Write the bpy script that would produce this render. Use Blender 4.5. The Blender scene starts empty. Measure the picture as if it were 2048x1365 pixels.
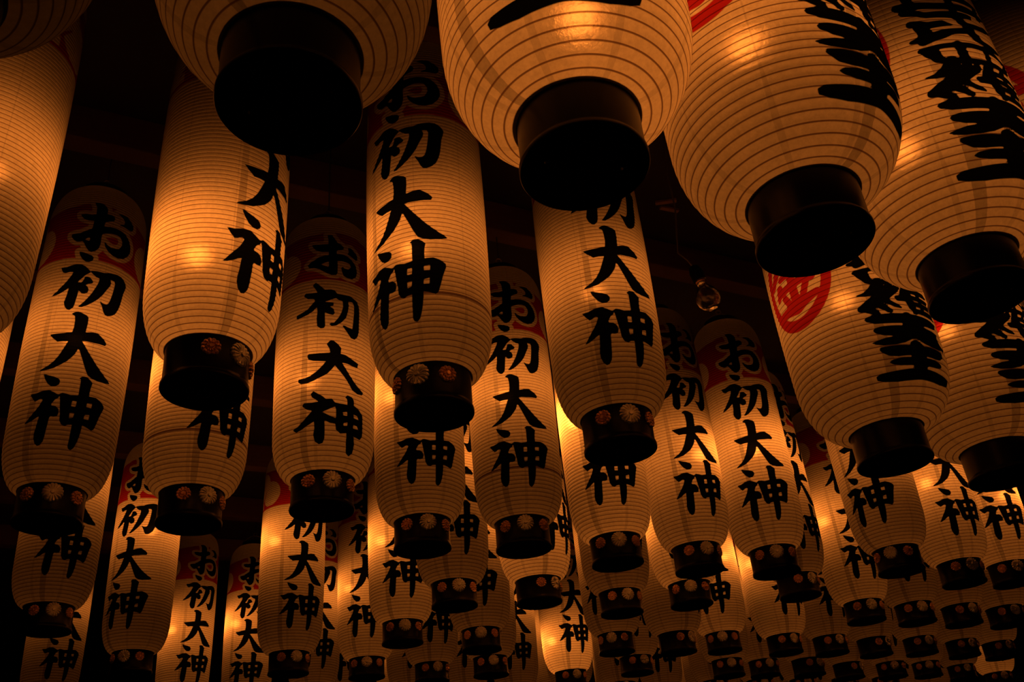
import bpy, bmesh, math, random
import numpy as np
from mathutils import Vector, Matrix

SC = bpy.context.scene
COL = SC.collection
W = 0.2            # one cap diameter in metres: the unit of every lantern measure below
EYE = Vector((0.0, 0.0, 1.55))
R_, F_PX = math.radians, 1870.0
TH, ROLL = R_(30.15), R_(-5.3)

# ---------------------------------------------------------------- camera
fw = Vector((0, math.cos(TH), math.sin(TH)))
up0 = Vector((0, -math.sin(TH), math.cos(TH)))
rt0 = Vector((1, 0, 0))
rt = math.cos(ROLL) * rt0 + math.sin(ROLL) * up0
up = -math.sin(ROLL) * rt0 + math.cos(ROLL) * up0
cd = bpy.data.cameras.new('camera')
cam = bpy.data.objects.new('camera', cd)
COL.objects.link(cam)
cd.sensor_fit = 'HORIZONTAL'
cd.sensor_width = 36.0
cd.lens = 36.0 * F_PX / 2048.0
cd.clip_start = 0.02
cam.matrix_world = Matrix(((rt.x, up.x, -fw.x, EYE.x), (rt.y, up.y, -fw.y, EYE.y), (rt.z, up.z, -fw.z, EYE.z), (0, 0, 0, 1)))
SC.camera = cam

# ---------------------------------------------------------------- night sky, exposure
wd = bpy.data.worlds.new('night')
SC.world = wd
wd.use_nodes = True
wd.node_tree.nodes['Background'].inputs[0].default_value = (0.010, 0.007, 0.005, 1)
wd.node_tree.nodes['Background'].inputs[1].default_value = 0.02
vs = SC.view_settings
vs.view_transform = 'Standard'
vs.look = 'None'
vs.exposure = 0.0
vs.gamma = 1.0
vs.use_curve_mapping = False
SC.cycles.use_denoising = True
SC.cycles.max_bounces = 8
SC.cycles.diffuse_bounces = 6
SC.cycles.transmission_bounces = 4
SC.cycles.sample_clamp_indirect = 4.0
BULB = (1.0, 0.29, 0.045)
POWER = 5.2

def ray(px, py):
    return rt * (px - 1024) + up * (682.5 - py) + fw * F_PX

def at_height(px, py, h):           # a point of the picture brought to a plane h cap-widths above the eye
    r = ray(px, py)
    return r * (h / r.z)

# ---------------------------------------------------------------- materials
class N:
    def __init__(s, name):
        s.m = bpy.data.materials.new(name)
        s.m.use_nodes = True
        s.t = s.m.node_tree
        s.t.nodes.clear()
        s.out = s.t.nodes.new('ShaderNodeOutputMaterial')
    def n(s, kind, **kw):
        o = s.t.nodes.new(kind)
        for k, v in kw.items():
            if k.startswith('i_'):
                s.put(o.inputs[k[2:]], v)
            else:
                setattr(o, k, v)
        return o
    def put(s, sock, v):
        if isinstance(v, bpy.types.NodeSocket):
            s.t.links.new(v, sock)
        else:
            sock.default_value = v
    def math(s, op, a, b=0.0, c=None, clamp=False):
        o = s.n('ShaderNodeMath', operation=op, use_clamp=clamp)
        s.put(o.inputs[0], a)
        s.put(o.inputs[1], b)
        if c is not None:
            s.put(o.inputs[2], c)
        return o.outputs[0]
    def ramp(s, v, a, b, lo=0.0, hi=1.0):
        o = s.n('ShaderNodeMapRange')
        s.put(o.inputs['Value'], v)
        for k, q in (('From Min', a), ('From Max', b), ('To Min', lo), ('To Max', hi)):
            s.put(o.inputs[k], q)
        return o.outputs[0]
    def mixc(s, f, a, b, kind='MIX'):
        o = s.n('ShaderNodeMix', data_type='RGBA', blend_type=kind)
        s.put(o.inputs['Factor'], f)
        for q, v in ((o.inputs[6], a), (o.inputs[7], b)):
            s.put(q, v)
        return o.outputs[2]
    def attr(s, name, obj=False):
        return s.n('ShaderNodeAttribute', attribute_name=name, attribute_type='OBJECT' if obj else 'GEOMETRY').outputs['Fac']

def paper_material():
    k = N('washi_paper')
    ink, red, rib, az, zn = (k.attr(q) for q in ('ink', 'red', 'rib', 'az', 'zn'))
    seam, join = k.attr('seam_az', True), k.attr('join_ring', True)
    tc = k.n('ShaderNodeTexCoord').outputs['Object']
    n1 = k.n('ShaderNodeTexNoise', i_Vector=tc, i_Scale=9.0, i_Detail=3.0).outputs['Fac']
    n2 = k.n('ShaderNodeTexNoise', i_Vector=tc, i_Scale=95.0, i_Detail=4.0, i_Roughness=0.7).outputs['Fac']
    # thickness of the sheet: clouds, fibres, overlaps of the gores and the glued strip
    t = k.math('MULTIPLY', k.ramp(n1, 0.3, 0.7, 0.92, 1.04), k.ramp(n2, 0.3, 0.7, 0.86, 1.08))
    g = k.math('ABSOLUTE', k.math('SUBTRACT', k.math('FRACT', k.math('DIVIDE', k.math('ADD', az, seam), 45.0)), 0.5))
    wdt = k.ramp(zn, 0.02, 0.20, 0.055, 0.010)
    gore = k.math('LESS_THAN', g, wdt)
    t = k.math('MULTIPLY', t, k.ramp(gore, 0, 1, 1.0, 0.84))
    d = k.math('ABSOLUTE', k.math('SUBTRACT', az, seam))
    band = k.math('MULTIPLY', k.math('LESS_THAN', d, k.ramp(zn, 0.0, 0.6, 4.4, 2.4)), k.ramp(zn, 0.35, 0.62, 1.0, 0.0))
    t = k.math('MULTIPLY', t, k.ramp(band, 0, 1, 1.0, 0.62))
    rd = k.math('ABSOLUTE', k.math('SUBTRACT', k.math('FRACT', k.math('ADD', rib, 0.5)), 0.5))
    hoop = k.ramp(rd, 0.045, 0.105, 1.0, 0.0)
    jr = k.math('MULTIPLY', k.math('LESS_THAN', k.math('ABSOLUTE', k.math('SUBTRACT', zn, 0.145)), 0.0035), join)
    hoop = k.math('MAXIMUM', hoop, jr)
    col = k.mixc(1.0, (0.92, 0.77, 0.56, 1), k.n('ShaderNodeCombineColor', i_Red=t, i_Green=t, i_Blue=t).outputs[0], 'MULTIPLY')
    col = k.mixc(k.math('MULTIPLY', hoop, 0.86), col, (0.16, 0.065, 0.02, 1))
    redm = k.ramp(red, -0.006, 0.006, 1.0, 0.0)
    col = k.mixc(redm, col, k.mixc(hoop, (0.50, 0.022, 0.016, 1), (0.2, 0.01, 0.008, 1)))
    inkm = k.ramp(ink, -0.004, 0.004, 1.0, 0.0)
    col = k.mixc(inkm, col, (0.003, 0.003, 0.003, 1))
    bump = k.n('ShaderNodeBump', i_Strength=0.25, i_Distance=0.004, i_Height=n2)
    crinkle = k.n('ShaderNodeBump', i_Strength=0.7, i_Distance=0.006, i_Height=n2)
    dif = k.n('ShaderNodeBsdfDiffuse', i_Color=k.mixc(0.90, col, (0, 0, 0, 1)), i_Normal=bump.outputs[0])
    trl = k.n('ShaderNodeBsdfTranslucent', i_Color=k.mixc(0.74, col, (0, 0, 0, 1)), i_Normal=bump.outputs[0])
    fwd = k.n('ShaderNodeBsdfRefraction', i_Color=k.mixc(0.72, col, (0, 0, 0, 1)), i_Roughness=0.58, i_IOR=1.18, i_Normal=crinkle.outputs[0])
    m1 = k.n('ShaderNodeMixShader')
    m1.inputs[0].default_value = 0.58
    k.t.links.new(dif.outputs[0], m1.inputs[1])
    k.t.links.new(trl.outputs[0], m1.inputs[2])
    m2 = k.n('ShaderNodeMixShader')
    m2.inputs[0].default_value = 0.022
    k.t.links.new(m1.outputs[0], m2.inputs[1])
    k.t.links.new(fwd.outputs[0], m2.inputs[2])
    k.t.links.new(m2.outputs[0], k.out.inputs[0])
    return k.m

def plain(name, color, rough=0.5, metal=0.0, noise=None, bump=0.0, **extra):
    k = N(name)
    b = k.n('ShaderNodeBsdfPrincipled')
    b.inputs['Roughness'].default_value = rough
    b.inputs['Metallic'].default_value = metal
    for q, v in extra.items():
        b.inputs[q.replace('_', ' ')].default_value = v
    tc = k.n('ShaderNodeTexCoord').outputs['Object']
    ns = k.n('ShaderNodeTexNoise', i_Vector=tc, i_Scale=noise or 20.0, i_Detail=4.0).outputs['Fac']
    c2 = tuple(c * 0.6 for c in color)
    k.put(b.inputs['Base Color'], k.mixc(ns, (*c2, 1), (*color, 1)))
    if bump:
        bp = k.n('ShaderNodeBump', i_Strength=bump, i_Distance=0.01, i_Height=ns)
        k.t.links.new(bp.outputs[0], b.inputs['Normal'])
    k.t.links.new(b.outputs[0], k.out.inputs[0])
    return k.m

def wood(name, c1, c2, axis=(1.5, 1.5, 22)):
    k = N(name)
    tc = k.n('ShaderNodeTexCoord').outputs['Object']
    mp = k.n('ShaderNodeMapping', i_Vector=tc, i_Scale=axis).outputs[0]
    ns = k.n('ShaderNodeTexNoise', i_Vector=mp, i_Scale=3.0, i_Detail=6.0).outputs['Fac']
    b = k.n('ShaderNodeBsdfPrincipled', i_Roughness=0.75)
    k.put(b.inputs['Base Color'], k.mixc(ns, (*c1, 1), (*c2, 1)))
    k.t.links.new(b.outputs[0], k.out.inputs[0])
    return k.m

M_PAPER = paper_material()
M_LACQ = plain('black_lacquer', (0.004, 0.004, 0.004), 0.30, 0.0, 30.0, Specular_IOR_Level=0.13)
M_GOLD = plain('copper_foil', (1.0, 0.60, 0.26), 0.40, 0.6, 60.0, 0.2)
M_SILV = plain('silver_foil', (1.0, 1.0, 1.0), 0.36, 0.6, 60.0, 0.2)
M_WIRE = plain('steel_wire', (0.3, 0.27, 0.22), 0.4, 0.8)
M_BRASS = plain('brass', (0.65, 0.42, 0.2), 0.3, 0.9)
M_CORD = plain('black_cord', (0.02, 0.018, 0.016), 0.7)
M_WOOD = wood('dark_beam_wood', (0.07, 0.032, 0.022), (0.15, 0.065, 0.045))
M_STONE = plain('stone_paving', (0.10, 0.095, 0.09), 0.8, 0.0, 6.0, 0.3)
M_CEIL = wood('dark_ceiling_boards', (0.012, 0.007, 0.006), (0.022, 0.012, 0.01))

# ---------------------------------------------------------------- brush writing, traced stroke by stroke
# every outline is a list of (degrees round the lantern from the middle of the writing, height in cap-widths)
INK = [[False,[[-9.8,5.53],[-4.0,5.54],[1.4,5.52],[5.3,5.46],[6.3,5.41],[6.2,5.33],[11.0,5.34],[14.4,5.32],[16.2,5.28],[15.0,5.22],[10.6,5.19],[5.8,5.15],[5.1,5.09],[5.0,5.05],[11.6,5.08],[18.6,5.09],[26.4,5.08],[33.1,5.04],[38.4,4.96],[41.4,4.86],[41.8,4.74],[38.9,4.64],[33.2,4.54],[26.2,4.5],[19.8,4.51],[14.1,4.56],[9.8,4.64],[8.0,4.72],[8.4,4.74],[11.6,4.7],[16.0,4.66],[21.4,4.67],[26.1,4.7],[29.0,4.79],[28.8,4.87],[25.8,4.94],[21.1,4.96],[15.1,4.95],[9.5,4.92],[4.7,4.89],[4.0,4.85],[4.2,4.76],[4.2,4.67],[3.1,4.58],[-0.1,4.51],[-4.1,4.48],[-7.0,4.49],[-10.4,4.56],[-14.1,4.66],[-16.1,4.69],[-18.7,4.67],[-21.5,4.67],[-25.4,4.71],[-29.2,4.78],[-29.4,4.83],[-24.5,4.85],[-19.5,4.86],[-15.3,4.9],[-9.7,4.95],[-7.4,4.98],[-7.3,5.05],[-6.9,5.13],[-12.5,5.13],[-18.4,5.16],[-22.2,5.22],[-23.3,5.26],[-17.2,5.27],[-10.4,5.26],[-6.0,5.28],[-6.2,5.35],[-6.6,5.43],[-8.0,5.48]]],[True,[[-13.3,4.72],[-11.1,4.76],[-8.8,4.77],[-7.9,4.76],[-8.2,4.7],[-10.7,4.71]]],[False,[[17.9,5.41],[24.4,5.43],[31.3,5.43],[37.0,5.38],[41.7,5.32],[42.2,5.24],[39.2,5.18],[34.5,5.18],[28.1,5.19],[22.2,5.18],[23.3,5.2],[28.5,5.25],[28.5,5.31],[25.7,5.36],[21.5,5.39]]],[False,[[-16.9,4.47],[-12.7,4.46],[-6.9,4.43],[-2.4,4.41],[-0.4,4.37],[-1.0,4.31],[-4.4,4.27],[-8.2,4.27],[-12.4,4.32],[-15.7,4.4]]],[False,[[-34.1,4.15],[-27.7,4.15],[-21.8,4.19],[-16.4,4.21],[-12.0,4.21],[-7.4,4.18],[-3.7,4.13],[-1.8,4.1],[-1.0,4.07],[-3.9,4.03],[-6.6,3.99],[-8.8,3.93],[-11.9,3.87],[-12.0,3.85],[-8.6,3.85],[-6.9,3.9],[-5.9,3.97],[-3.4,3.98],[-0.6,3.97],[1.9,3.93],[3.6,3.89],[2.6,3.86],[-1.0,3.84],[-3.9,3.81],[-1.4,3.78],[0.1,3.73],[-0.5,3.67],[-3.4,3.64],[-6.6,3.64],[-9.0,3.68],[-9.9,3.69],[-10.2,3.61],[-10.9,3.52],[-11.5,3.42],[-12.6,3.35],[-15.9,3.31],[-18.7,3.32],[-21.4,3.37],[-23.1,3.45],[-22.4,3.52],[-21.5,3.59],[-21.2,3.66],[-20.8,3.73],[-23.3,3.7],[-27.3,3.65],[-32.7,3.61],[-38.7,3.59],[-37.3,3.63],[-33.5,3.68],[-30.2,3.75],[-26.8,3.81],[-23.6,3.89],[-21.1,3.96],[-19.1,4.04],[-19.8,4.05],[-23.6,4.05],[-27.5,4.03],[-30.7,4.05]]],[False,[[-1.8,4.1],[0.7,4.11],[6.1,4.12],[13.3,4.12],[21.2,4.16],[29.2,4.18],[34.9,4.17],[40.0,4.12],[43.1,4.05],[42.2,3.97],[40.4,3.88],[39.5,3.76],[38.5,3.65],[36.8,3.54],[33.7,3.43],[29.8,3.37],[25.1,3.33],[21.5,3.33],[19.2,3.38],[17.1,3.46],[13.7,3.55],[14.7,3.56],[17.8,3.53],[20.8,3.53],[23.4,3.57],[25.0,3.65],[26.3,3.77],[27.1,3.87],[27.7,3.98],[26.6,4.02],[21.6,4.03],[23.1,3.97],[22.4,3.91],[19.2,3.81],[15.7,3.69],[11.6,3.59],[6.5,3.5],[1.3,3.43],[-4.0,3.38],[-7.9,3.38],[-6.4,3.41],[-2.9,3.48],[0.5,3.57],[3.8,3.67],[6.9,3.8],[8.8,3.89],[9.5,3.97],[9.0,3.99],[5.6,4.0],[2.0,4.04]]],[False,[[-12.9,3.24],[-10.0,3.27],[-6.3,3.29],[-1.7,3.27],[3.0,3.24],[5.2,3.2],[5.4,3.09],[4.8,2.98],[4.7,2.93],[10.3,2.95],[17.5,2.96],[22.0,2.92],[26.5,2.87],[28.8,2.83],[27.8,2.78],[21.4,2.78],[13.3,2.77],[6.9,2.77],[2.6,2.76],[5.6,2.7],[10.4,2.6],[15.2,2.51],[20.9,2.41],[26.7,2.33],[33.5,2.25],[38.1,2.21],[41.7,2.17],[34.0,2.14],[25.1,2.13],[18.1,2.15],[13.8,2.19],[10.3,2.29],[7.4,2.39],[4.5,2.49],[1.3,2.6],[-0.0,2.61],[-1.9,2.52],[-4.9,2.45],[-9.1,2.37],[-14.5,2.31],[-20.9,2.25],[-28.3,2.22],[-35.9,2.21],[-34.8,2.24],[-27.9,2.29],[-22.2,2.37],[-17.7,2.48],[-14.5,2.6],[-12.3,2.69],[-11.2,2.73],[-16.5,2.73],[-22.2,2.72],[-27.6,2.79],[-31.9,2.86],[-24.5,2.87],[-16.8,2.88],[-8.8,2.9],[-7.9,3.0],[-8.1,3.12],[-8.9,3.2]]],[False,[[-30.7,2.16],[-25.3,2.13],[-18.6,2.1],[-13.2,2.06],[-11.8,2.02],[-12.3,1.97],[-15.5,1.93],[-19.9,1.93],[-24.2,1.98],[-27.8,2.06]]],[False,[[-41.9,1.83],[-35.3,1.83],[-28.7,1.86],[-21.1,1.87],[-15.7,1.83],[-10.3,1.78],[-10.5,1.74],[-14.2,1.7],[-16.6,1.63],[-16.3,1.61],[-12.0,1.6],[-8.5,1.55],[-7.9,1.49],[-9.0,1.43],[-12.5,1.42],[-15.6,1.43],[-16.5,1.4],[-16.7,1.31],[-17.4,1.21],[-17.8,1.12],[-18.8,1.03],[-21.4,0.97],[-24.6,0.96],[-27.5,1.0],[-29.4,1.08],[-29.5,1.16],[-28.5,1.25],[-27.8,1.35],[-27.2,1.43],[-30.4,1.41],[-34.1,1.37],[-38.7,1.34],[-43.0,1.33],[-41.2,1.36],[-37.8,1.43],[-33.8,1.51],[-30.6,1.57],[-28.1,1.64],[-26.3,1.71],[-28.5,1.73],[-32.2,1.7],[-34.9,1.69],[-37.6,1.74]]],[False,[[-11.6,1.79],[-7.8,1.83],[-3.5,1.82],[0.8,1.8],[8.3,1.82],[8.2,1.92],[8.3,2.03],[8.1,2.09],[6.3,2.11],[9.7,2.15],[14.2,2.15],[18.4,2.11],[20.8,2.07],[19.9,2.0],[19.4,1.91],[19.5,1.84],[27.3,1.85],[32.9,1.82],[38.4,1.76],[38.6,1.71],[37.1,1.65],[35.1,1.56],[33.2,1.45],[30.8,1.33],[28.0,1.29],[23.2,1.32],[17.2,1.34],[17.3,1.27],[16.5,1.16],[15.3,1.06],[13.4,0.97],[10.4,0.92],[7.6,0.94],[6.4,0.98],[6.7,1.06],[6.7,1.16],[6.9,1.26],[6.9,1.32],[2.8,1.31],[0.1,1.28],[-3.5,1.3],[-6.0,1.37],[-6.5,1.47],[-7.6,1.57],[-8.6,1.68],[-9.5,1.76]]],[True,[[3.3,1.71],[7.8,1.71],[7.5,1.62],[3.0,1.62]]],[True,[[18.4,1.72],[24.2,1.73],[23.8,1.65],[18.5,1.65]]],[True,[[2.9,1.51],[7.4,1.51],[6.7,1.43],[2.9,1.42]]],[True,[[18.2,1.52],[23.3,1.54],[22.9,1.45],[17.6,1.45]]]]
INK_OTHER = [[False,[[-18.5,5.421],[-12.8,5.434],[-9.5,5.351],[-6.1,5.259],[-1.1,5.219],[2.1,5.166],[1.0,5.102],[-6.9,5.055],[-6.8,4.971],[0.6,4.983],[7.6,4.961],[14.0,4.885],[18.4,4.801],[20.1,4.648],[18.3,4.529],[12.9,4.443],[6.7,4.431],[1.6,4.47],[-0.5,4.575],[-1.4,4.653],[1.1,4.688],[2.8,4.646],[7.6,4.65],[11.2,4.718],[9.8,4.792],[4.9,4.813],[0.7,4.817],[-5.9,4.8],[-5.4,4.671],[-5.6,4.508],[-7.3,4.454],[-12.8,4.445],[-17.4,4.476],[-22.9,4.532],[-27.6,4.584],[-33.3,4.619],[-39.0,4.628],[-41.5,4.695],[-38.5,4.757],[-32.8,4.814],[-26.6,4.885],[-20.3,4.916],[-16.3,4.927],[-16.4,5.001],[-24.3,4.999],[-31.6,5.043],[-36.0,5.137],[-37.0,5.2],[-27.9,5.187],[-17.0,5.202],[-17.2,5.312]]],[True,[[-25.1,4.695],[-20.8,4.734],[-16.2,4.77],[-15.9,4.68],[-16.4,4.627],[-20.7,4.661]]],[False,[[7.2,5.185],[11.3,5.202],[16.2,5.143],[20.7,5.069],[21.2,4.972],[18.5,4.934],[13.1,4.979],[6.7,5.022],[8.5,5.092]]],[False,[[-34.2,4.197],[-30.6,4.266],[-25.1,4.181],[-19.6,4.088],[-12.5,4.104],[-8.0,4.076],[-5.3,4.011],[3.1,4.012],[9.1,4.027],[15.4,3.991],[19.9,3.949],[22.8,3.842],[23.4,3.702],[22.8,3.446],[22.5,3.267],[20.5,3.149],[16.6,3.069],[11.4,3.078],[7.4,3.162],[3.5,3.249],[0.9,3.3],[2.5,3.324],[7.3,3.301],[13.4,3.284],[14.4,3.462],[15.4,3.647],[15.6,3.828],[13.2,3.896],[7.6,3.882],[8.6,3.787],[7.7,3.675],[5.3,3.503],[-0.3,3.374],[-6.5,3.286],[-11.7,3.267],[-14.2,3.307],[-12.7,3.335],[-9.2,3.341],[-4.0,3.467],[-0.4,3.603],[1.4,3.736],[0.8,3.86],[-4.3,3.878],[-7.0,3.915],[-13.2,3.857],[-19.7,3.807],[-13.1,3.803],[-9.6,3.8],[-9.6,3.737],[-13.5,3.704],[-9.5,3.657],[-8.1,3.563],[-10.2,3.514],[-14.6,3.534],[-19.4,3.566],[-19.0,3.425],[-18.6,3.269],[-19.9,3.216],[-23.7,3.209],[-27.7,3.264],[-28.4,3.431],[-27.7,3.571],[-28.3,3.687],[-33.1,3.598],[-38.5,3.543],[-44.1,3.511],[-51.0,3.483],[-53.3,3.522],[-52.4,3.578],[-46.3,3.609],[-39.6,3.653],[-35.2,3.746],[-30.8,3.834],[-31.8,3.878],[-39.2,3.898],[-44.4,3.977],[-42.4,4.041],[-34.8,4.024],[-28.4,4.029],[-30.3,4.096]]],[False,[[-16.6,2.869],[-12.7,2.951],[-8.7,2.95],[-4.1,2.889],[0.1,2.808],[-0.6,2.688],[5.4,2.679],[11.7,2.63],[22.0,2.57],[20.8,2.469],[13.7,2.477],[7.3,2.501],[1.2,2.501],[4.7,2.414],[10.2,2.283],[17.0,2.149],[23.4,2.063],[30.5,2.009],[28.7,1.947],[21.4,1.931],[14.3,1.97],[10.4,2.073],[5.9,2.175],[1.5,2.265],[-2.8,2.344],[-6.9,2.418],[-10.8,2.328],[-15.4,2.232],[-21.6,2.172],[-29.4,2.104],[-36.6,2.06],[-44.3,2.066],[-47.9,2.114],[-47.6,2.172],[-40.1,2.175],[-33.6,2.209],[-26.5,2.296],[-21.1,2.398],[-16.9,2.497],[-22.8,2.502],[-30.8,2.517],[-36.1,2.549],[-37.7,2.608],[-37.1,2.671],[-28.6,2.668],[-18.3,2.677],[-12.4,2.686],[-13.3,2.77]]],[False,[[-32.8,1.835],[-29.7,1.889],[-25.0,1.832],[-19.6,1.779],[-15.9,1.721],[-9.6,1.735],[-5.8,1.665],[-0.1,1.653],[8.8,1.656],[7.8,1.771],[5.1,1.795],[8.5,1.85],[13.9,1.83],[16.8,1.775],[16.9,1.674],[24.9,1.613],[30.2,1.525],[30.5,1.358],[30.6,1.126],[27.6,1.039],[17.9,1.065],[20.0,0.92],[20.1,0.773],[15.9,0.707],[10.8,0.745],[8.9,0.912],[8.3,1.093],[0.9,1.07],[-4.1,1.126],[-5.1,1.243],[-10.8,1.252],[-17.0,1.297],[-16.5,1.145],[-16.5,0.962],[-18.4,0.882],[-22.7,0.859],[-27.4,0.909],[-29.2,1.029],[-27.8,1.151],[-28.4,1.28],[-34.4,1.225],[-41.1,1.162],[-48.7,1.112],[-53.6,1.176],[-47.1,1.222],[-41.1,1.308],[-35.5,1.407],[-30.5,1.497],[-36.6,1.526],[-42.1,1.608],[-40.2,1.669],[-31.2,1.656],[-23.9,1.672],[-31.3,1.765]]],[True,[[-19.6,1.462],[-14.7,1.504],[-5.7,1.581],[-4.5,1.517],[-4.5,1.351],[-10.9,1.391],[-16.4,1.437]]],[True,[[3.0,1.489],[8.5,1.512],[8.6,1.434],[4.1,1.43]]],[True,[[16.6,1.495],[21.3,1.484],[24.5,1.416],[17.3,1.422]]],[True,[[4.3,1.282],[9.1,1.306],[8.9,1.239],[4.4,1.225]]],[True,[[16.7,1.286],[21.7,1.277],[24.1,1.222],[16.5,1.212]]]]      # the same words in a stiffer hand
TEN = [[9.9,1.741],[4.5,1.735],[-4.9,1.742],[-17.9,1.739],[-27.4,1.735],[-32.9,1.707],[-34.5,1.675],[-33.1,1.627],[-27.9,1.577],[-20.4,1.567],[-6.8,1.564],[-7.1,1.545],[-16.3,1.547],[-24.1,1.544],[-29.5,1.519],[-30.8,1.484],[-29.0,1.428],[-23.7,1.385],[-17.8,1.374],[-23.1,1.365],[-29.4,1.334],[-34.7,1.31],[-31.9,1.27],[-25.6,1.234],[-17.8,1.231],[-9.2,1.26],[-2.7,1.311],[2.3,1.353]]
WANG = [[0.9,1.208],[-9.6,1.225],[-20.5,1.223],[-28.4,1.216],[-29.9,1.196],[-28.4,1.142],[-23.8,1.088],[-17.6,1.071],[-6.9,1.083],[-6.6,1.05],[-14.1,1.043],[-21.7,1.026],[-25.1,1.001],[-22.3,0.961],[-16.7,0.941],[-6.5,0.94],[-5.9,0.899],[-13.9,0.886],[-24.0,0.87],[-33.8,0.857],[-37.3,0.831],[-36.9,0.788],[-32.1,0.756],[-21.4,0.74],[-10.0,0.749],[1.8,0.761]]

def sd_poly(p, s, z):
    d = np.full(s.shape, 1e9)
    ins = np.zeros(s.shape, bool)
    n = len(p)
    for i in range(n):
        ax, ay = p[i]
        bx, by = p[(i + 1) % n]
        ex, ey = bx - ax, by - ay
        L2 = ex * ex + ey * ey
        if L2 < 1e-12:
            continue
        h = np.clip(((s - ax) * ex + (z - ay) * ey) / L2, 0, 1)
        d = np.minimum(d, (s - ax - ex * h) ** 2 + (z - ay - ey * h) ** 2)
        c = ((ay > z) != (by > z)) & (s < ex * (z - ay) / (ey if abs(ey) > 1e-12 else 1e-12) + ax)
        ins ^= c
    d = np.sqrt(d)
    return np.where(ins, -d, d)

def sd_stroke(pts, s, z):           # a brush stroke: points (s, z, half width)
    d = np.full(s.shape, 1e9)
    for (ax, ay, ar), (bx, by, br) in zip(pts[:-1], pts[1:]):
        ex, ey = bx - ax, by - ay
        h = np.clip(((s - ax) * ex + (z - ay) * ey) / (ex * ex + ey * ey), 0, 1)
        d = np.minimum(d, np.hypot(s - ax - ex * h, z - ay - ey * h) - (ar + (br - ar) * h))
    return d

def ell(s, z, cs, cz, rs, rz):
    return (np.hypot((s - cs) / rs, (z - cz) / rz) - 1) * min(rs, rz)

def prof(z, rp, rc, zc, zt, bt, tt, rt_, bar):
    r = np.full(z.shape, rp) + bar * np.sin(np.clip((z - zc) / (zt - zc), 0, 1) * math.pi)
    a = np.clip((zc + bt - z) / bt, 0, 1)
    r = r - (r - rc) * (1 - np.sqrt(np.clip(1 - a ** 2.2, 0, 1)))
    b = np.clip((z - (zt - tt)) / tt, 0, 1)
    return r - (r - rt_) * (1 - np.sqrt(np.clip(1 - b ** 2.4, 0, 1)))

def paper_mesh(name, nrib, seg, phis, zc, zt, amp, pargs, ink_f, red_f, pitch=1.25):
    nz = nrib * seg + 1
    t = np.linspace(0, 1, nz)
    # hoops keep an even pitch along the surface, so crowd the rows where it turns in
    zz = np.linspace(zc, zt, 4000)
    rr = prof(zz, *pargs)
    ln = np.concatenate([[0], np.cumsum(np.hypot(np.diff(rr), np.diff(zz)))])
    z = np.interp((pitch * t - (pitch - 1) * t * t) * ln[-1], ln, zz)      # the hoops sit closer towards the top
    ribc = t * nrib
    r = np.interp(z, zz, rr) - amp * np.abs(np.sin(math.pi * ribc))
    ph = np.radians(phis)
    Z, PH = np.meshgrid(z, ph, indexing='ij')
    RR = r[:, None] + 0 * PH
    co = np.stack([RR * np.sin(PH), -RR * np.cos(PH), Z], -1).reshape(-1, 3) * W
    deg = np.degrees(PH)
    ink, red = ink_f(deg, Z), red_f(deg, Z)
    nc = len(phis)
    i = np.arange(nz - 1)[:, None] * nc + np.arange(nc - 1)[None]
    q = np.stack([i, i + 1, i + nc + 1, i + nc], -1).reshape(-1, 4)
    me = bpy.data.meshes.new(name)
    me.from_pydata(co.tolist(), [], q.tolist())
    for nm, v in (('ink', ink), ('red', red), ('rib', ribc[:, None] + 0 * PH), ('az', deg), ('zn', (Z - zc) / (zt - zc))):
        a = me.attributes.new(nm, 'FLOAT', 'POINT')
        a.data.foreach_set('value', np.ascontiguousarray(v, dtype=np.float32).ravel())
    me.polygons.foreach_set('use_smooth', [True] * len(me.polygons))
    me.materials.append(M_PAPER)
    return me

# --- tall lantern
TL = 6.3                             # height of the pattern lantern
TZC, TZT = 0.50, TL - 0.15
TP = (0.785, 0.485, TZC, TZT, 0.80, 0.75, 0.42, 0.045)
RT = 0.83
def tall_ink(deg, Z, words=INK):
    s = np.radians(deg) * RT
    d = np.full(s.shape, 9.0)
    w = (np.abs(deg) < 75) & (Z > 0.6)
    sv, zv = s[w], Z[w]
    dv = np.full(sv.shape, 9.0)
    for hole, p in words:
        q = sd_poly([(math.radians(a) * RT, b) for a, b in p], sv, zv)
        dv = np.maximum(dv, -q) if hole else np.minimum(dv, q)
    d[w] = dv
    return d
def tall_red(deg, Z, words=INK):
    s = np.radians(deg) * RT
    ink = tall_ink(deg, Z, words)
    a = np.abs(s)
    top = 5.46 - 0.10 * np.clip((deg - 20) / 50, 0, 1) + 0.05 * np.cos(np.radians(deg * 3))
    band = np.maximum(Z - top, 4.335 - Z)
    band = np.maximum(band, a - 1.42)                      # the field behind the writing
    for cs, cz, rs, rz in ((1.06, 4.74, 0.33, 0.36), (1.40, 5.06, 0.30, 0.36), (0.55, 5.62, 0.34, 0.18)):
        band = np.maximum(band, -ell(a, Z, cs, cz, rs, rz))
    band = np.maximum(band, 0.075 - ink)                   # the pale halo round the strokes
    ring = np.abs(Z - 4.36) - 0.035                        # thin line all the way round
    ring = np.maximum(ring, 0.5 - a)
    red = np.minimum(band, ring)
    for k in (-1, 1):                                      # stamens and petal gaps of the blossom at the back
        for pts in (((k * 1.25, 4.86, 0.012), (k * 1.42, 4.62, 0.03), (k * 1.55, 4.5, 0.008)),
                    ((k * 1.75, 4.9, 0.01), (k * 1.83, 4.72, 0.035), (k * 1.95, 4.55, 0.01)),
                    ((k * 2.2, 5.1, 0.015), (k * 2.0, 5.35, 0.07), (k * 1.75, 5.45, 0.02))):
            red = np.minimum(red, sd_stroke(pts, s, Z))
    return red
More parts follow.
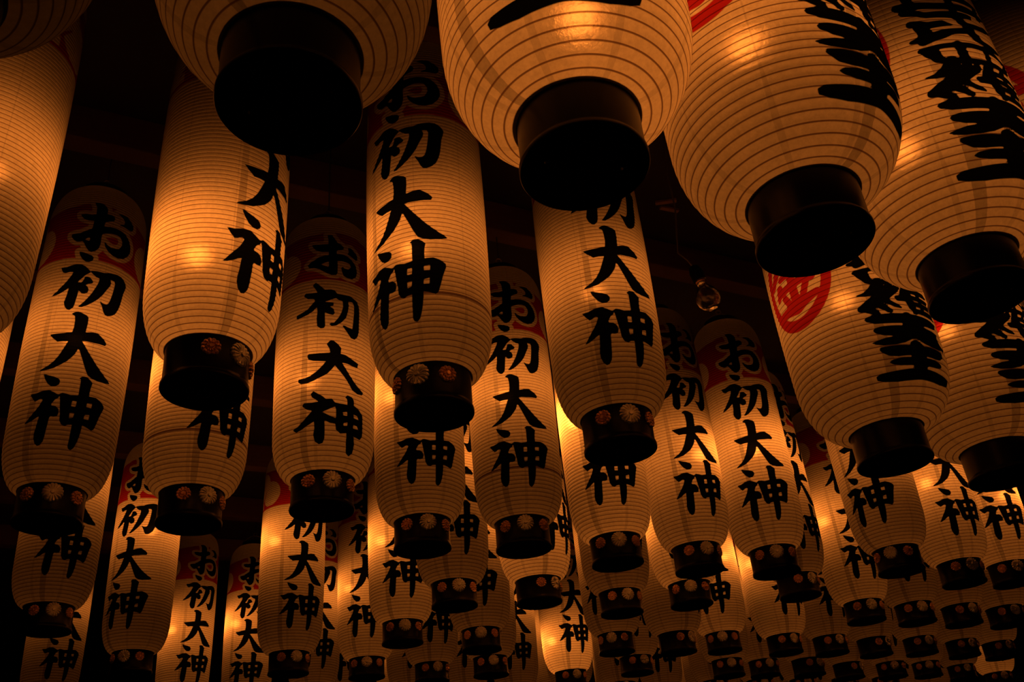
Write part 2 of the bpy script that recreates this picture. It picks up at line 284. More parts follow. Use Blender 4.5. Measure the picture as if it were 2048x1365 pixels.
ph_t = np.concatenate([np.arange(-180, -100, 4.0), np.arange(-100, -52, 2.0), np.arange(-52, 52, 1.0), np.arange(52, 100, 2.0), np.arange(100, 181, 4.0)])
ME_TALL = paper_mesh('paper_shade', 96, 4, ph_t, TZC, TZT, 0.006, TP, tall_ink, tall_red)
ME_OTHER = paper_mesh('paper_shade', 80, 4, ph_t, TZC, TZT, 0.006, TP, lambda d, z: tall_ink(d, z, INK_OTHER), lambda d, z: tall_red(d, z, INK_OTHER))

# --- fat lantern
FL = 5.4
FZC, FZT = 0.51, FL - 0.15
FP = (1.10, 0.53, FZC, FZT, 0.95, 1.15, 0.55, 0.06)
RF = 1.14
FSH = 0.20                          # the writing sits this much higher than it was traced
def fat_ink(deg, Z):
    s = np.radians(deg) * RF
    Z = Z - FSH
    w = (np.abs(deg) < 62) & (Z > 0.6) & (Z < 3.7)
    sv, zv = s[w], Z[w]
    dv = np.full(sv.shape, 9.0)
    conv = lambda p, m: [(m * math.radians(a) * RF, b) for a, b in p]
    for p, thin in ((TEN, .008), (WANG, -.004)):
        p = list(p)
        for m in (1, -1):
            dv = np.minimum(dv, sd_poly(conv(p, m), sv, 1.72 + (zv - 1.72) / 1.07) + thin)
    k = math.radians(1) * RF
    dv = np.minimum(dv, sd_stroke([(0, 1.64, 0.12), (0, 1.40, 0.10)], sv, zv))
    dv = np.minimum(dv, sd_stroke([(0, 1.15, 0.13), (0, 0.86, 0.10)], sv, zv))
    dv = np.minimum(dv, sd_stroke([(2 * k, 1.55, 0.10), (20 * k, 1.40, 0.08), (36 * k, 1.27, 0.035)], sv, zv))
    # luo: frame on top, thread at left, bird at right
    def st(*pts):
        return sd_stroke([((a - 20) * k, b, c) for a, b, c in pts], sv, zv)
    L = [((-11, 2.49, .035), (2, 2.53, .04), (20, 2.555, .045), (40, 2.55, .05), (52, 2.52, .04)),
         ((-9, 2.46, .05), (-4, 2.31, .04), (2, 2.28, .05), (30, 2.30, .045), (46, 2.33, .06)),
         ((-4, 2.5, .05), (-2, 2.3, .05)), ((12, 2.54, .07), (12.5, 2.3, .07)), ((31, 2.55, .05), (30, 2.33, .05)), ((51, 2.5, .07), (46, 2.33, .05)),
         ((4, 2.27, .09), (0, 2.14, .10), (-8, 2.09, .04), (-14.5, 2.085, .012)), ((12, 2.2, .07), (6, 2.06, .10), (-2, 1.95, .10), (-10, 1.87, .08), (-13.5, 1.85, .06)),
         ((-3, 1.95, .08), (2, 1.99, .08), (16, 2.16, .06), (18, 2.2, .05)), ((-12, 1.84, .05), (-4, 1.765, .05), (-2, 1.745, .02)),
         ((-2, 1.93, .07), (3, 1.84, .06), (7, 1.775, .04)), ((6, 1.95, .05), (12, 1.88, .04), (16.5, 1.84, .02)),
         ((27, 2.25, .07), (23, 2.1, .07), (17.5, 1.98, .03)), ((26, 2.2, .08), (27, 1.9, .08), (29, 1.80, .06)),
         ((26, 2.16, .045), (50, 2.18, .05)), ((27, 2.04, .04), (49, 2.05, .045)), ((27, 1.93, .04), (49, 1.94, .045)), ((28, 1.81, .045), (54, 1.82, .055)),
         ((38, 2.24, .05), (39, 1.82, .05)), ((16, 2.0, .05), (24, 2.0, .05))]
    # bi: two leaning halves
    L += [((-10, 2.93, .06), (-1, 2.88, .055), (8, 2.90, .05), (13, 2.88, .02)), ((-7, 2.9, .07), (-4, 2.72, .09), (-9, 2.66, .05), (-13.5, 2.655, .03)),
          ((-8, 2.63, .06), (2, 2.70, .07), (12, 2.77, .05), (22, 2.81, .05)), ((18, 3.05, .07), (24, 2.9, .08), (27, 2.75, .09), (33, 2.66, .06), (44, 2.66, .05), (53, 2.74, .02)),
          ((28, 2.93, .05), (42, 2.99, .05), (50, 3.06, .03)),
          ((-12, 3.14, .05), (0, 3.05, .05), (16, 3.06, .06), (30, 3.10, .05)), ((-14, 3.24, .06), (8, 3.2, .06), (36, 3.24, .06), (50, 3.26, .04)),
          ((-10, 3.42, .05), (10, 3.38, .06), (46, 3.42, .05)), ((-8, 3.42, .06), (-6, 3.2, .06)), ((18, 3.42, .06), (19, 3.1, .06)), ((44, 3.42, .06), (42, 3.2, .06))]
    for pts in L:
        dv = np.minimum(dv, st(*pts))
    d = np.full(s.shape, 9.0)
    d[w] = dv
    return d
def fat_red(deg, Z):
    out = np.full(deg.shape, 9.0)
    for c in (-80, 82):
        u = np.radians(deg - c) * RF
        v = Z - 2.78 - FSH
        w = (np.abs(u) < 0.9) & (np.abs(v) < 1.1)
        uu, vv = u[w], v[w]
        ring = np.abs(np.hypot(uu / 0.60, vv / 0.76) - 1) * 0.64 - 0.085
        dv = ring
        for pts in (((0, .62, .05), (-.2, .40, .07), (-.47, .16, .05)), ((0, .62, .05), (.2, .40, .07), (.47, .16, .05)),
                    ((-.22, .18, .045), (.24, .18, .05)), ((-.34, -.06, .05), (.36, -.04, .06)), ((0, .2, .06), (0, -.42, .07)),
                    ((-.22, -.18, .05), (-.14, -.34, .05)), ((.24, -.16, .05), (.15, -.34, .05)), ((-.40, -.42, .05), (0, -.47, .09), (.38, -.38, .05)),
                    ((.30, .02, .09), (.36, -.1, .05)), ((-.30, .02, .07), (-.38, -.12, .04))):
            dv = np.minimum(dv, sd_stroke([(a, b, w * 1.3) for a, b, w in pts], uu, vv))
        out[w] = np.minimum(out[w], dv)
    return out
ph_f = np.concatenate([np.arange(-180, -128, 4.0), np.arange(-128, 128, 1.4), np.arange(128, 181, 4.0)])
ph_f[-1] = 180.0
ME_FAT = paper_mesh('paper_shade', 64, 4, ph_f, FZC, FZT, 0.011, FP, fat_ink, fat_red, 1.35)

# ---------------------------------------------------------------- lathe, tubes, discs
def mesh_from(name, bm, mat, smooth=True, auto=None):
    me = bpy.data.meshes.new(name)
    bm.normal_update()
    bm.to_mesh(me)
    bm.free()
    if smooth:
        me.polygons.foreach_set('use_smooth', [True] * len(me.polygons))
    if auto:
        me.set_sharp_from_angle(angle=R_(auto))
    me.materials.append(mat)
    return me

def lathe(bm, pts, n=48, closed_ends=True, flute=None):
    rings = []
    for r, z in pts:
        if r < 1e-6:
            rings.append([bm.verts.new((0, 0, z * W))])
        else:
            rings.append([bm.verts.new((r * W * math.sin(2 * math.pi * i / n), -r * W * math.cos(2 * math.pi * i / n), z * W)) for i in range(n)])
    for a, b in zip(rings[:-1], rings[1:]):
        for i in range(n):
            j = (i + 1) % n
            if len(a) == 1:
                bm.faces.new((a[0], b[i], b[j]))
            elif len(b) == 1:
                bm.faces.new((a[j], a[i], b[0]))
            else:
                bm.faces.new((a[i], a[j], b[j], b[i]))

def tube(bm, pts, r, n=8, closed=False):
    pts = [Vector(p) for p in pts]
    m = len(pts)
    rings = []
    for i, p in enumerate(pts):
        a = pts[(i - 1) % m] if closed or i else p
        b = pts[(i + 1) % m] if closed or i < m - 1 else p
        t = (b - a).normalized()
        x = t.cross(Vector((0.13, 0.31, 0.94)))
        if x.length < 1e-3:
            x = t.cross(Vector((1, 0, 0)))
        x.normalize()
        y = t.cross(x)
        rings.append([bm.verts.new(p + (x * math.cos(2 * math.pi * k / n) + y * math.sin(2 * math.pi * k / n)) * r) for k in range(n)])
    for i in range(m if closed else m - 1):
        a, b = rings[i], rings[(i + 1) % m]
        for k in range(n):
            bm.faces.new((a[k], a[(k + 1) % n], b[(k + 1) % n], b[k]))
    if not closed:
        bm.faces.new(rings[0][::-1])
        bm.faces.new(rings[-1])

def cap_mesh(rad, hgt):
    bm = bmesh.new()
    lathe(bm, [(0, .05), (rad * .55, .05), (rad * .9, .05), (rad * .925, .04), (rad * .93, 0.0), (rad * .985, 0.0), (rad, .012), (rad, .055), (rad * .975, .075),
               (rad * .965, .10), (rad * .965, hgt - .05), (rad * .985, hgt - .035), (rad * .985, hgt), (rad * .93, hgt + .004), (rad * .93, .09), (0, .09)], 64)
    return mesh_from('base_cap', bm, M_LACQ, auto=35)

def top_mesh(rad, z0, z1):
    bm = bmesh.new()
    lathe(bm, [(rad * .9, z0 - .05), (rad, z0 - .05), (rad, z1 - .02), (rad * .97, z1), (rad * .3, z1 + .02), (0, z1 + .02)], 48)
    return mesh_from('top_cap', bm, M_LACQ, auto=35)

def crest_mesh(rad, petals, mat, rimmed):
    """round chrysanthemum boss, facing -Y"""
    bm = bmesh.new()
    n = petals * 4
    prof_ = [(0.0, .055), (.16, .055), (.20, .038), (.26, .032), (.62, .040), (.88, .030), (1.0, .008), (1.0, -.02)] if not rimmed else \
            [(0.0, .050), (.20, .050), (.26, .026), (.40, .026), (.46, .044), (.56, .044), (.62, .026), (.86, .034), (1.0, .016), (1.0, -.02)]
    rings = []
    for q, h in prof_:
        if q == 0:
            rings.append([bm.verts.new((0, -h * W, 0))])
            continue
        row = []
        for i in range(n):
            a = 2 * math.pi * i / n
            f = abs(math.sin(a * petals / 2))
            wave = 1.0 if q < .3 else (0.55 + 0.45 * f)
            rr = rad * q * (1.0 if q < .85 else (0.90 + 0.10 * f ** .5))
            row.append(bm.verts.new((rr * W * math.cos(a), -(h * wave) * W, rr * W * math.sin(a))))
        rings.append(row)
    for a, b in zip(rings[:-1], rings[1:]):
        for i in range(n):
            j = (i + 1) % n
            if len(a) == 1:
                bm.faces.new((a[0], b[i], b[j]))
            else:
                bm.faces.new((a[i], b[i], b[j], a[j]))
    bmesh.ops.recalc_face_normals(bm, faces=bm.faces)
    return mesh_from('chrysanthemum_crest', bm, mat, smooth=False)

def ring_mesh(rad, z, thick):
    bm = bmesh.new()
    tube(bm, [(rad * W * math.cos(t), 0.2 * rad * W * math.sin(t), z * W + rad * W * math.sin(t)) for t in [2 * math.pi * i / 20 for i in range(20)]], thick * W, 6, True)
    return mesh_from('wire_ring', bm, M_WIRE)

def bail_mesh(rad, L):
    bm = bmesh.new()
    tube(bm, [(-rad * W * math.cos(t) , 0, (L - .05 + .32 * math.sin(t)) * W) for t in [math.pi * i / 16 for i in range(17)]], .012 * W, 6)
    tube(bm, [(.055 * W * math.cos(t), .0, (L + .325 + .055 * math.sin(t)) * W) for t in [2 * math.pi * i / 14 for i in range(14)]], .013 * W, 6, True)
    return mesh_from('hanging_bail', bm, M_BRASS)

def cord_mesh():
    bm = bmesh.new()
    tube(bm, [(0, 0, 0), (0, 0, 0.5), (0, 0, 1.0)], .014 * W, 6)
    return mesh_from('hanging_cord', bm, M_CORD)

CAP_T, CAP_F = cap_mesh(.5, .545), cap_mesh(.55, .56)

def pierce(me, spots, r):            # small holes through the bottom board
    tgt = bpy.data.objects.new('base_cap', me)
    COL.objects.link(tgt)
    bm = bmesh.new()
    for x, y in spots:
        bmesh.ops.create_cone(bm, cap_ends=True, segments=16, radius1=r * W, radius2=r * W, depth=.3 * W, matrix=Matrix.Translation((x * W, y * W, .07 * W)))
    cut = bpy.data.objects.new('drill', mesh_from('drill', bm, M_LACQ, smooth=False))
    COL.objects.link(cut)
    md = tgt.modifiers.new('holes', 'BOOLEAN')
    md.operation = 'DIFFERENCE'
    md.solver = 'EXACT'
    md.object = cut
    dg = bpy.context.evaluated_depsgraph_get()
    out = bpy.data.meshes.new_from_object(tgt.evaluated_get(dg))
    out.name = 'base_cap'
    bpy.data.objects.remove(tgt)
    bpy.data.objects.remove(cut)
    return out
CAP_F = pierce(CAP_F, ((-.33, .02), (.33, -.02)), .018)
TOP_F = top_mesh(.555, FL - .15, FL)
CREST_S, CREST_G = crest_mesh(.150, 16, M_SILV, False), crest_mesh(.112, 12, M_GOLD, True)
RING = ring_mesh(.062, -.02, .0085)
CORD = cord_mesh()
def socket_mesh():                   # the lampholder over the bulb keeps the top of the lantern dim
    bm = bmesh.new()
    lathe(bm, [(0, .15), (.07, .15), (.10, .17), (.10, .19), (.06, .22), (.055, .42), (.02, .46), (0, .46)], 24)
    return mesh_from('lampholder', bm, M_LACQ, auto=35)
HOLDER = socket_mesh()
TOPC, BAIL = {}, {}
CEIL_H = 12.75                       # boards above the lanterns, in cap-widths over the eye

def child(name, me, parent, loc=(0, 0, 0), rot=(0, 0, 0), scale=(1, 1, 1)):
    o = bpy.data.objects.new(name, me)
    COL.objects.link(o)
    o.parent = parent
    o.location = loc
    o.rotation_euler = rot
    o.scale = scale
    return o

def lamp(parent, loc, e):
    ld = bpy.data.lights.new('bulb', 'POINT')
    ld.energy = e * POWER
    ld.color = BULB
    ld.shadow_soft_size = 0.025
    o = bpy.data.objects.new('bulb', ld)
    COL.objects.link(o)
    o.parent = parent
    o.location = loc
    return o

def lantern(kind, P, az, L, label, group, hot=None, e=1.0, seam=40.0, join=0.0, wide=1.0, cat='lantern', crest=True, sheet=None):
    tall = kind == 'tall'
    root = bpy.data.objects.new('tall_paper_lantern' if tall else 'round_paper_lantern', None)
    COL.objects.link(root)
    root.empty_display_size = 0.1
    root.location = EYE + Vector(P) * W
    root.rotation_euler = (0, 0, R_(az))
    root['label'] = label
    root['category'] = cat
    root['group'] = group
    zc, zt, bl = (TZC, TZT, TL) if tall else (FZC, FZT, FL)
    kz = (L - .15 - zc) / (zt - zc)
    pap = child('paper_shade', sheet or (ME_TALL if tall else ME_FAT), root, (0, 0, zc * (1 - kz) * W), (0, 0, 0), (wide, wide, kz))
    pap['seam_az'] = float(seam)
    pap['join_ring'] = float(join)
    cap = child('base_cap', CAP_T if tall else CAP_F, root)
    rc = .485 if tall else .55
    if tall and crest:
        for a, me, z in ((-44, CREST_G, .335), (0, CREST_S, .345), (44, CREST_G, .335)):
            c = child('chrysanthemum_crest', me, cap, (rc * W * math.sin(R_(a)), -rc * W * math.cos(R_(a)), z * W), (0, 0, R_(a)))
            c['label'] = 'silver petalled crest' if a == 0 else 'small copper coloured crest'
    if not tall:
        cap.rotation_euler = (0, 0, R_(-az + (18 if az < 0 else -8)))
    child('wire_ring', RING, cap if tall else root, (0, 0, 0.06 * W if not tall else 0), (0, 0, R_(-az + 15)))
    key = (kind, round(L, 2))
    if key not in TOPC:
        TOPC[key] = top_mesh(.425, L - .15, L) if tall else TOP_F
        BAIL[key] = bail_mesh(.36, L)
    child('top_cap', TOPC[key], root)
    child('hanging_bail', BAIL[key], root)
    z0 = L + .38
    child('hanging_cord', CORD, root, (0, 0, z0 * W), (0, 0, 0), (1, 1, (CEIL_H - P[2] - z0) * W))
    # the bulb hangs inside; a bright spot seen on the paper says where
    rmax = .42 if tall else .5
    if hot:
        d = ray(*hot)
        # closest approach of that sight line to the lantern's axis
        h2 = d.x * d.x + d.y * d.y
        t = (P[0] * d.x + P[1] * d.y) / h2
        q = d * t - Vector(P)
        r = math.hypot(q.x, q.y)
        if r > rmax:
            q.x *= rmax / r
            q.y *= rmax / r
        q.z = min(max(q.z, 1.1), L - 1.0)
    else:
        q = Vector((0.05, -0.05, 0.52 * L))
    ca, sa = math.cos(-R_(az)), math.sin(-R_(az))
    bp = Vector((q.x * ca - q.y * sa, q.x * sa + q.y * ca, q.z)) * W
    lamp(root, bp, e * (1.0 if tall else 1.9))
    child('lampholder', HOLDER, root, bp, (0, 0, 0), (1, 1, 1) if tall else (2.2, 2.2, 1.2))
    return root

H0 = 5.215
def off_az(P, off):
    return math.degrees(math.atan2(-P[0], P[1])) + math.degrees(math.asin(max(-.99, min(.99, off))))

# name, rim left, rim right, rim y, height over the eye, silver crest offset, length, bright spot, strength
TALL = [
 ('A', 22, 165, 1052, H0, .0, 6.3, (150, 690), 1.0),
 ('B', 318, 500, 785, H0, .73, 6.2, (400, 525), 1.55),
 ('C', 788, 950, 832, 5.1, -.38, 6.2, (830, 512), 1.1),
 ('D', 1168, 1316, 905, 4.98, .40, 6.2, (1190, 595), .82),
 ('E', 310, 444, 1052, H0, .50, 6.0, (300, 745), 1.25),
 ('F', 583.5, 704, 1025, H0, .30, 5.5, (622, 768), 1.0),
 ('G', 787, 904, 1102, 5.1, .22, 5.9, (750, 800), 1.35),
 ('H', 992, 1105, 1102, 5.1, .13, 5.95, (1010, 800), 1.2),
 ('I', 1183, 1289, 1131, 5.1, .18, 6.2, (1118, 850), 3.8),
 ('J', 1351, 1449, 1145, H0, .47, 6.25, (1395, 915), 1.4),
 ('K', 1506.5, 1602, 1149, H0, .20, 6.2, (1508, 905), 1.6),
 ('L', 1757, 1851, 1146, H0, -.23, 6.2, (1800, 900), 1.1),
 ('N1', 36, 144, 1266, H0, .17, 6.2, None, 0.8),
 ('N2', 218, 304, 1350, H0, -.42, 6.2, (300, 1065), 1.2),
 ('N3', 322, 392, 1440, H0, .40, 6.0, (335, 1262), 1.4),
 ('N4', 453, 523, 1448, H0, -.02, 6.0, (440, 1250), 1.5),
 ('M1', 45, 128, 1440, H0, .3, 6.2, None, 0.5),
 ('N5', 863, 956.6, 1216, H0, .22, 6.2, None, 1.25),
 ('N6', 764, 847, 1290, H0, .13, 6.2, (738, 1085), 1.5),
 ('N7', 923.5, 1005, 1303, 5.1, 0., 6.2, None, 1.15),
 ('N8', 696, 771, 1358, H0, .0, 6.2, (690, 1180), 1.1),
 ('N9', 534, 618.6, 1351, 4.9, .38, 6.0, (515, 1085), 1.35),
 ('N10', 829, 900, 1366, H0, .38, 6.2, None, 1.0),
 ('N11', 946, 1019.6, 1354, 5.1, .2, 6.2, None, 1.1),
 ('N12', 1032, 1126.6, 1209, H0, .8, 6.2, (1040, 1050), 1.25),
 ('N13', 1201.5, 1288, 1230, H0, .40, 6.2, None, 1.25),
 ('N14', 1197, 1272, 1308, 5.3, -.2, 6.2, None, 1.1),
 ('N15', 1243, 1308, 1350, H0, .55, 6.2, None, 1.1),
 ('N16', 1108, 1179, 1378, H0, .45, 6.2, (1095, 1285), 1.5),
 ('N17', 1342, 1427, 1213, 5.3, .1, 6.2, (1330, 1050), 1.3),
 ('N18', 1321, 1394, 1308, 5.0, .85, 6.2, None, 1.1),
 ('N19', 1414.5, 1487, 1305, 5.3, 0., 6.2, (1452, 1115), 1.6),
 ('N20', 1428, 1491, 1355, 5.1, .3, 6.2, None, 1.0),
 ('N21', 1501, 1563, 1354, 5.35, .45, 6.2, None, 1.0),
 ('N22', 1561, 1643, 1196, 5.45, .75, 6.2, None, 1.3),
 ('N23', 1539, 1607, 1309, H0, .65, 6.2, (1495, 1130), 1.4),
 ('N24', 1631.5, 1699.5, 1310, H0, .64, 6.2, None, 1.0),
 ('N25', 1590.6, 1651, 1353, 5.0, .8, 6.2, None, .85),
 ('N27', 1696, 1772.5, 1245, H0, .47, 6.2, (1652, 1045), 1.5),
 ('N28', 1798.7, 1873.6, 1248, H0, .48, 6.2, None, 1.0),
 ('N29', 1886, 1974, 1170, H0, .59, 6.2, (1855, 970), 1.3),
 ('N30', 1891.7, 1967, 1251, H0, .7, 6.2, None, 1.0),
 ('N31', 1986, 2072, 1170, 5.5, .45, 6.2, (2045, 985), 1.3),
 ('N32', 1982, 2056, 1253, H0, .6, 6.2, None, 1.0),
 ('N33', 1720, 1787.5, 1313, H0, .9, 6.2, None, 0.85),
 ('N34', 1812, 1879, 1310, 5.3, .64, 6.2, None, .9),
 ('N35', 1897.5, 1964, 1315, H0, .7, 6.2, None, 0.85),
 ('N36', 1972, 2035, 1318, H0, .75, 6.2, None, 1.0),
 ('N38', 1671, 1731, 1359, H0, .95, 6.2, None, 0.8),
 ('N39', 1758, 1817, 1357, H0, .3, 6.2, None, 0.8),
 ('N40', 1827.7, 1889, 1355, 5.35, .26, 6.2, None, .8),
 ('N41', 1897, 1960, 1360, 5.4, .5, 6.2, None, .7),
 ('N42', 1972, 2034, 1374, H0, .5, 6.2, (2000, 1250), 1.3),
 ('A0', -272, -122, 1080, H0, .2, 6.2, None, 1.0),
 ('M2', 588, 660, 1412, H0, .2, 6.2, None, 1.0),
 ('M3', 660, 728, 1432, 5.3, .1, 6.2, None, .9),
 ('M6', 1003, 1068, 1408, H0, .2, 6.2, None, .8),
 ('M7', 1090, 1153, 1438, H0, .4, 6.2, None, 1.1),
 ('M8', 1300, 1362, 1408, H0, .3, 6.2, None, .8),
 ('M9', 1393, 1452, 1415, H0, .1, 6.2, None, .8),
]
LABELS = {
 'P0': 'dim round paper lantern cut off by the top left corner',
 'P1': 'round paper lantern with a wide black base, second from left along the top',
 'P2': 'brightest round paper lantern at top centre, one broad black stroke above its base',
 'P3': 'round paper lantern with red stripes at upper left, right of the top centre one',
 'P4': 'round paper lantern in the top right with large characters running off the frame',
 'P5': 'round paper lantern showing a red ringed emblem left of its black characters',
 'P6': 'round paper lantern at the right edge, half behind the one with the ringed emblem',
 'P7': 'dark round paper lantern in the top right corner behind large black characters',
 'Q0': 'big tall paper lantern without characters at the left edge, thin red arc near its top',
 'A0': 'sliver of a tall paper lantern at the left edge below the one without characters',
 'A': 'leftmost tall paper lantern with all four characters facing us',
 'B': 'large tall paper lantern with characters turned to its right side, left of centre',
 'C': 'large tall paper lantern with a dark seam ring, between the two biggest round lanterns',
 'D': 'large tall paper lantern hanging straight below the top centre round lantern',
 'E': 'tall paper lantern behind the base of the one with characters turned right',
 'F': 'tall paper lantern whose four characters are written in stiff blunt strokes',
 'G': 'tall paper lantern showing only its last character below the large seam ringed one',
 'H': 'smaller tall paper lantern with four characters and a faint seam ring, picture centre',
 'I': 'tall paper lantern with last character under the base below the top centre round lantern',
 'J': 'left one of two touching tall lanterns with four characters, right of centre',
 'K': 'right one of two touching tall lanterns with four characters, right of centre',
 'L': 'tall paper lantern under the base of the round one with the ringed emblem',
 'N1': 'dim tall paper lantern under the base of the leftmost four character one',
 'M1': 'dim tall paper lantern in the bottom left corner, base below the frame',
 'N2': 'tall paper lantern at lower left with dim lower half, base at the bottom edge',
 'N3': 'first of two tall lanterns cut by the bottom edge at left, bright on its left',
 'N4': 'second of two tall lanterns cut by the bottom edge at left, bright on its left',
 'N9': 'tall paper lantern with a glaring patch on its upper left side, lower left',
 'M2': 'tall paper lantern half hidden behind the right side of the one with glaring patch',
 'N8': 'tall paper lantern, base at the bottom edge, below and right of the stiff lettered one',
 'M3': 'sliver of a tall paper lantern beside the base touching the bottom edge, left of centre',
 'N6': 'tall paper lantern with a bright upper left edge, base left of centre near the bottom',
 'N5': 'tall paper lantern peeping between the large seam ringed and the smaller seam ringed one',
 'N7': 'tall paper lantern whose base hangs below and right of the second base left of centre',
 'N10': 'tall paper lantern with half its base below the frame, left of centre at the bottom',
 'N11': 'tall paper lantern showing little but its base at the bottom edge near the centre',
 'N12': 'tall paper lantern under the base of the smaller seam ringed one, crests at its right',
 'M6': 'tall lantern at the bottom, last character showing just left of a dark gap',
 'M7': 'narrow plain strip of a tall lantern just right of a dark gap, bottom centre',
 'N16': 'low hanging tall paper lantern glaring at its lower left, bottom centre',
 'N13': 'upper of the two bases stacked right of bottom centre, tall paper lantern',
 'N14': 'lower of the two bases stacked right of bottom centre, tall paper lantern',
 'N15': 'tall paper lantern, small base at the bottom edge right of the two stacked ones',
 'N17': 'tall paper lantern whose base hangs right below that of the left touching lantern',
 'N18': 'tall paper lantern with a wide bare black base and crests at its far right, bottom',
 'N19': 'tall paper lantern with last character and centred silver crest, between two touching bases, bottom',
 'M8': 'far tall paper lantern with character ends showing under the wide bare black base',
 'M9': 'sliver of a far tall lantern right of the character ends under the bare base',
 'N22': 'tall paper lantern half behind the right touching one, characters squeezed at its right edge',
 'N23': 'tall paper lantern below the right touching one, base first from left in its row',
 'N27': 'tall paper lantern glaring at its left edge with a dark red top, right side',
 'N29': 'tall paper lantern with bright upper left, last character beside the right edge round base',
 'N31': 'tall paper lantern with last character at the right edge under the round base',
 'N28': 'tall paper lantern, base right of that of the one with dark red top, same row',
 'N30': 'tall paper lantern, second from right in the base row third from the bottom',
 'N32': 'tall paper lantern, rightmost in the base row third from the bottom, at the edge',
 'N24': 'tall paper lantern, second from left in the last but one row of bases, right side',
 'N33': 'tall paper lantern, third from left in the last but one row of bases, right side',
 'N34': 'tall paper lantern, fourth from left in the last but one row of bases, right side',
 'N35': 'tall paper lantern, second from right in the last but one row of bases',
 'N36': 'tall paper lantern, rightmost in the last but one row of bases',
 'N20': 'tall paper lantern, first from left in the bottom row of small bases, right half',
 'N21': 'tall paper lantern, second from left in the bottom row of small bases, right half',
 'N25': 'tall paper lantern, third from left in the bottom row of small bases, right half',
 'N38': 'tall paper lantern, fourth from left in the bottom row of small bases, right half',
 'N39': 'tall paper lantern, fifth from left in the bottom row of small bases, right half',
 'N40': 'tall paper lantern, sixth from left in the bottom row of small bases, right half',
 'N41': 'tall paper lantern, seventh from left in the bottom row of small bases, right half',
 'N42': 'brighter tall paper lantern in the bottom right corner, rightmost of the bottom row',
}
for _i, _k in enumerate(('R2.-7', 'R0.-6', 'R0.-5', 'R0.-3', 'R2.-2', 'R1.-2', 'R0.-2', 'R2.0', 'R0.0', 'R1.1', 'R0.1', 'R1.2', 'R0.2', 'R1.3', 'R0.3', 'R1.4', 'R0.4', 'R1.5', 'R1.6')):
    LABELS[_k] = 'glimpse of a farthest tall lantern at the bottom edge, %s from the left' % (
        'first second third fourth fifth sixth seventh eighth ninth tenth eleventh twelfth thirteenth fourteenth fifteenth sixteenth seventeenth eighteenth nineteenth'.split()[_i])

TALL_GROUP = 'tall paper lanterns hanging under the roof'
SPOT = {}
for nm, l, r, y, h, off, L, hot, e in TALL:
    SPOT[nm] = at_height((l + r) / 2, y, h)
FATS = [
 ('P0', (-3.85, 4.15, 5.2), 10, .10, None),
 ('P1', at_height(578.5, 215, 5.2), 10, .17, (600, -120)),
 ('P2', at_height(1170, 341, 5.1), -5, .9, (1155, 45)),
 ('P3', at_height(1631, 490, 4.96), 38, 1.0, (1502, 117)),
 ('P4', at_height(1962, 598, 5.2), 19, .75, (1818, 315)),
 ('P5', at_height(1791.5, 929, 4.94), 20, .7, (1690, 612)),
 ('P7', (7.5, 10.1, 5.2), 22, .3, None),
 ('P6', at_height(2011, 960, 4.95), 24, .66, (1895, 668)),
]
for nm, P, az, e, hot in FATS:
    lantern('fat', P, az, FL, LABELS[nm], 'round paper lanterns hanging at the front', hot, e, seam=az - 45)
rnd = random.Random(3)
for nm, l, r, y, h, off, L, hot, e in TALL:
    P = SPOT[nm]
    lantern('tall', P, off_az(P, off), L, LABELS[nm], TALL_GROUP, hot, e, seam=-28 + rnd.uniform(-14, 6), join=1.0 if nm in ('C', 'E', 'H') else 0.0, sheet=ME_OTHER if nm == 'F' else None)
FAR = {0: (-6, -5, -3, -2, 0, 1, 2, 3, 4), 1: (-2, 1, 2, 3, 4, 5, 6), 2: (-7, -2, 0)}    # only those of which something shows
for row in FAR:
    for k in FAR[row]:
        P = Vector((6.1 + .15 * row + 1.72 * k, 35.3 + 3.55 * row + .66 * k, 5.22))
        nm = 'R%d.%d' % (row, k)
        lantern('tall', P, off_az(P, .35), 6.2, LABELS[nm], TALL_GROUP, None, .8, seam=-28)
lantern('tall', (-6.1, 8.25, 5.2), 172, 6.2, LABELS['Q0'], TALL_GROUP, (-25, 350), .9, seam=100)

# ---------------------------------------------------------------- roof over the lanterns
def box(name, size, loc, rz, mat):
    bm = bmesh.new()
    bmesh.ops.create_cube(bm, size=1.0)
    bmesh.ops.scale(bm, vec=Vector(size), verts=bm.verts)
    bmesh.ops.bevel(bm, geom=list(bm.edges), offset=min(size) * .04, segments=1, affect='EDGES')
    o = bpy.data.objects.new(name, mesh_from(name, bm, mat, smooth=False))
    COL.objects.link(o)
    o.location = loc
    o.rotation_euler = (0, 0, rz)
    return o
c = box('ceiling', (24, 24, .06), EYE + Vector((0, 40, CEIL_H)) * W + Vector((0, 0, .03)), math.atan(.53), M_CEIL)
c['kind'] = 'structure'
f = box('floor', (24, 24, .1), Vector((0, 8, -.05)), 0, M_STONE)
f['kind'] = 'structure'
for i in range(8):
    y0 = 5.9 + 5.15 * i
    b = box('trim_%d' % (i + 1), (22, .085, .15), EYE + Vector((0, y0, CEIL_H)) * W + Vector((0, 0, -.077)), math.atan(.53), M_WOOD)
    b['kind'] = 'structure'

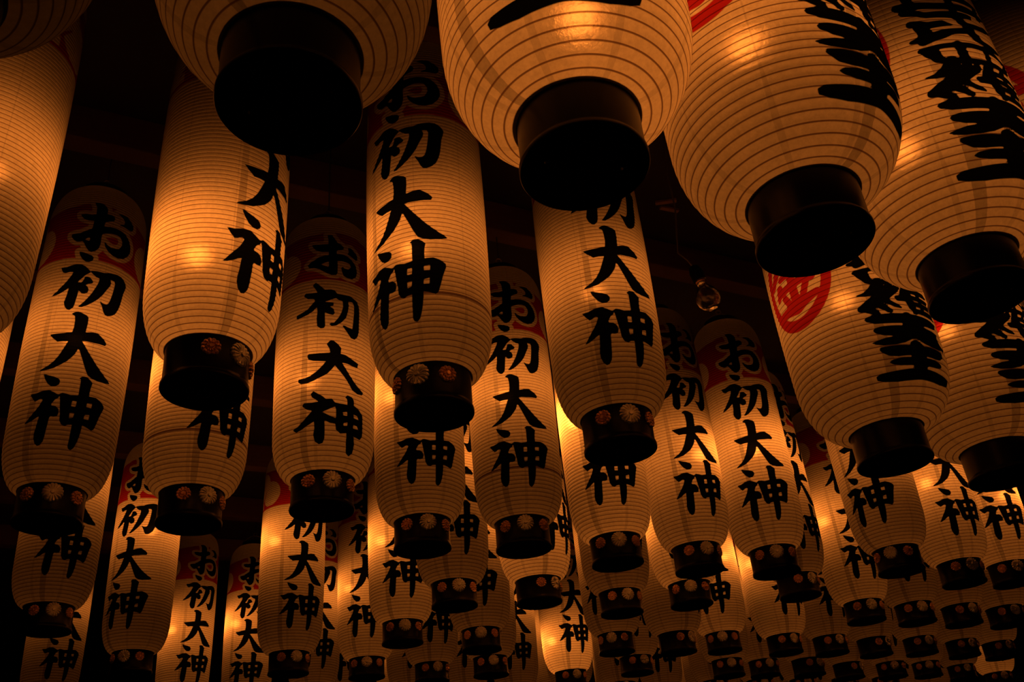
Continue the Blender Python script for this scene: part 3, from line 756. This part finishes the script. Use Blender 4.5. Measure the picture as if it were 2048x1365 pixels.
# ---------------------------------------------------------------- the bare bulb in the gap of the second row
k = N('clear_glass')
gl = k.n('ShaderNodeBsdfGlass', i_Roughness=0.0, i_IOR=1.45, i_Color=(1, 1, 1, 1))
k.t.links.new(gl.outputs[0], k.out.inputs[0])
M_GLASS = k.m
d = ray(1417, 598)
BP = d * (13.3 / d.y)
root = bpy.data.objects.new('light_bulb', None)
COL.objects.link(root)
root.empty_display_size = 0.05
root.location = EYE + BP * W
root.rotation_euler = (R_(6), R_(-14), 0)
root['label'] = 'bare clear glass bulb hanging unlit from a cord in a gap between the lanterns'
root['category'] = 'light bulb'
bm = bmesh.new()
outer = [(0, -.21), (.08, -.195), (.15, -.15), (.195, -.08), (.21, 0), (.195, .08), (.155, .16), (.10, .23), (.075, .28), (.07, .33)]
inner = [(max(r_ - .012, 0), z * .94) for r_, z in outer[::-1]]
lathe(bm, outer + [(.06, .33)] + inner[1:], 40)
child('glass_globe', mesh_from('glass_globe', bm, M_GLASS), root)
bm = bmesh.new()
lathe(bm, [(0, .31), (.072, .31)] + [(.078 + .006 * (i % 2), .33 + .014 * i) for i in range(9)] + [(.03, .48), (0, .49)], 32)
child('screw_base', mesh_from('screw_base', bm, M_BRASS), root)
bm = bmesh.new()
lathe(bm, [(.09, .38), (.115, .36), (.12, .52), (.09, .62), (.04, .66), (0, .66)], 32)
child('socket', mesh_from('socket', bm, M_LACQ, auto=40), root)
bm = bmesh.new()
top = CEIL_H - BP.z
tube(bm, [Vector(p) * W for p in ((0, 0, .64), (-.03, .02, .8), (-.12, .05, 1.0), (-.02, .04, 1.3), (.16, .0, 1.8), (.30, -.05, 2.5), (.62, -.2, 3.6), (.25 * top, -.3, top - .05))], .016 * W, 8)
child('power_cord', mesh_from('power_cord', bm, plain('grey_cord', (0.10, 0.09, 0.08), 0.6)), root)

for i, (px, py) in enumerate(((1332, 405), (1339, 420))):
    h = CEIL_H - .05
    d = at_height(px, py, h)
    o = box('wooden_slat', (.46 * W, .10 * W, .06 * W), EYE + d * W + Vector((0, 0, .02 * W)), R_(-4 if i == 0 else 24), wood('pale_wood', (0.22, 0.13, 0.08), (0.34, 0.2, 0.12)))
    o['label'] = 'short pale wooden slat on the dark ceiling above the bare bulb, %s one' % ('farther' if i == 0 else 'nearer')
    o['category'] = 'wooden slat'
    o['group'] = 'slats on the ceiling'
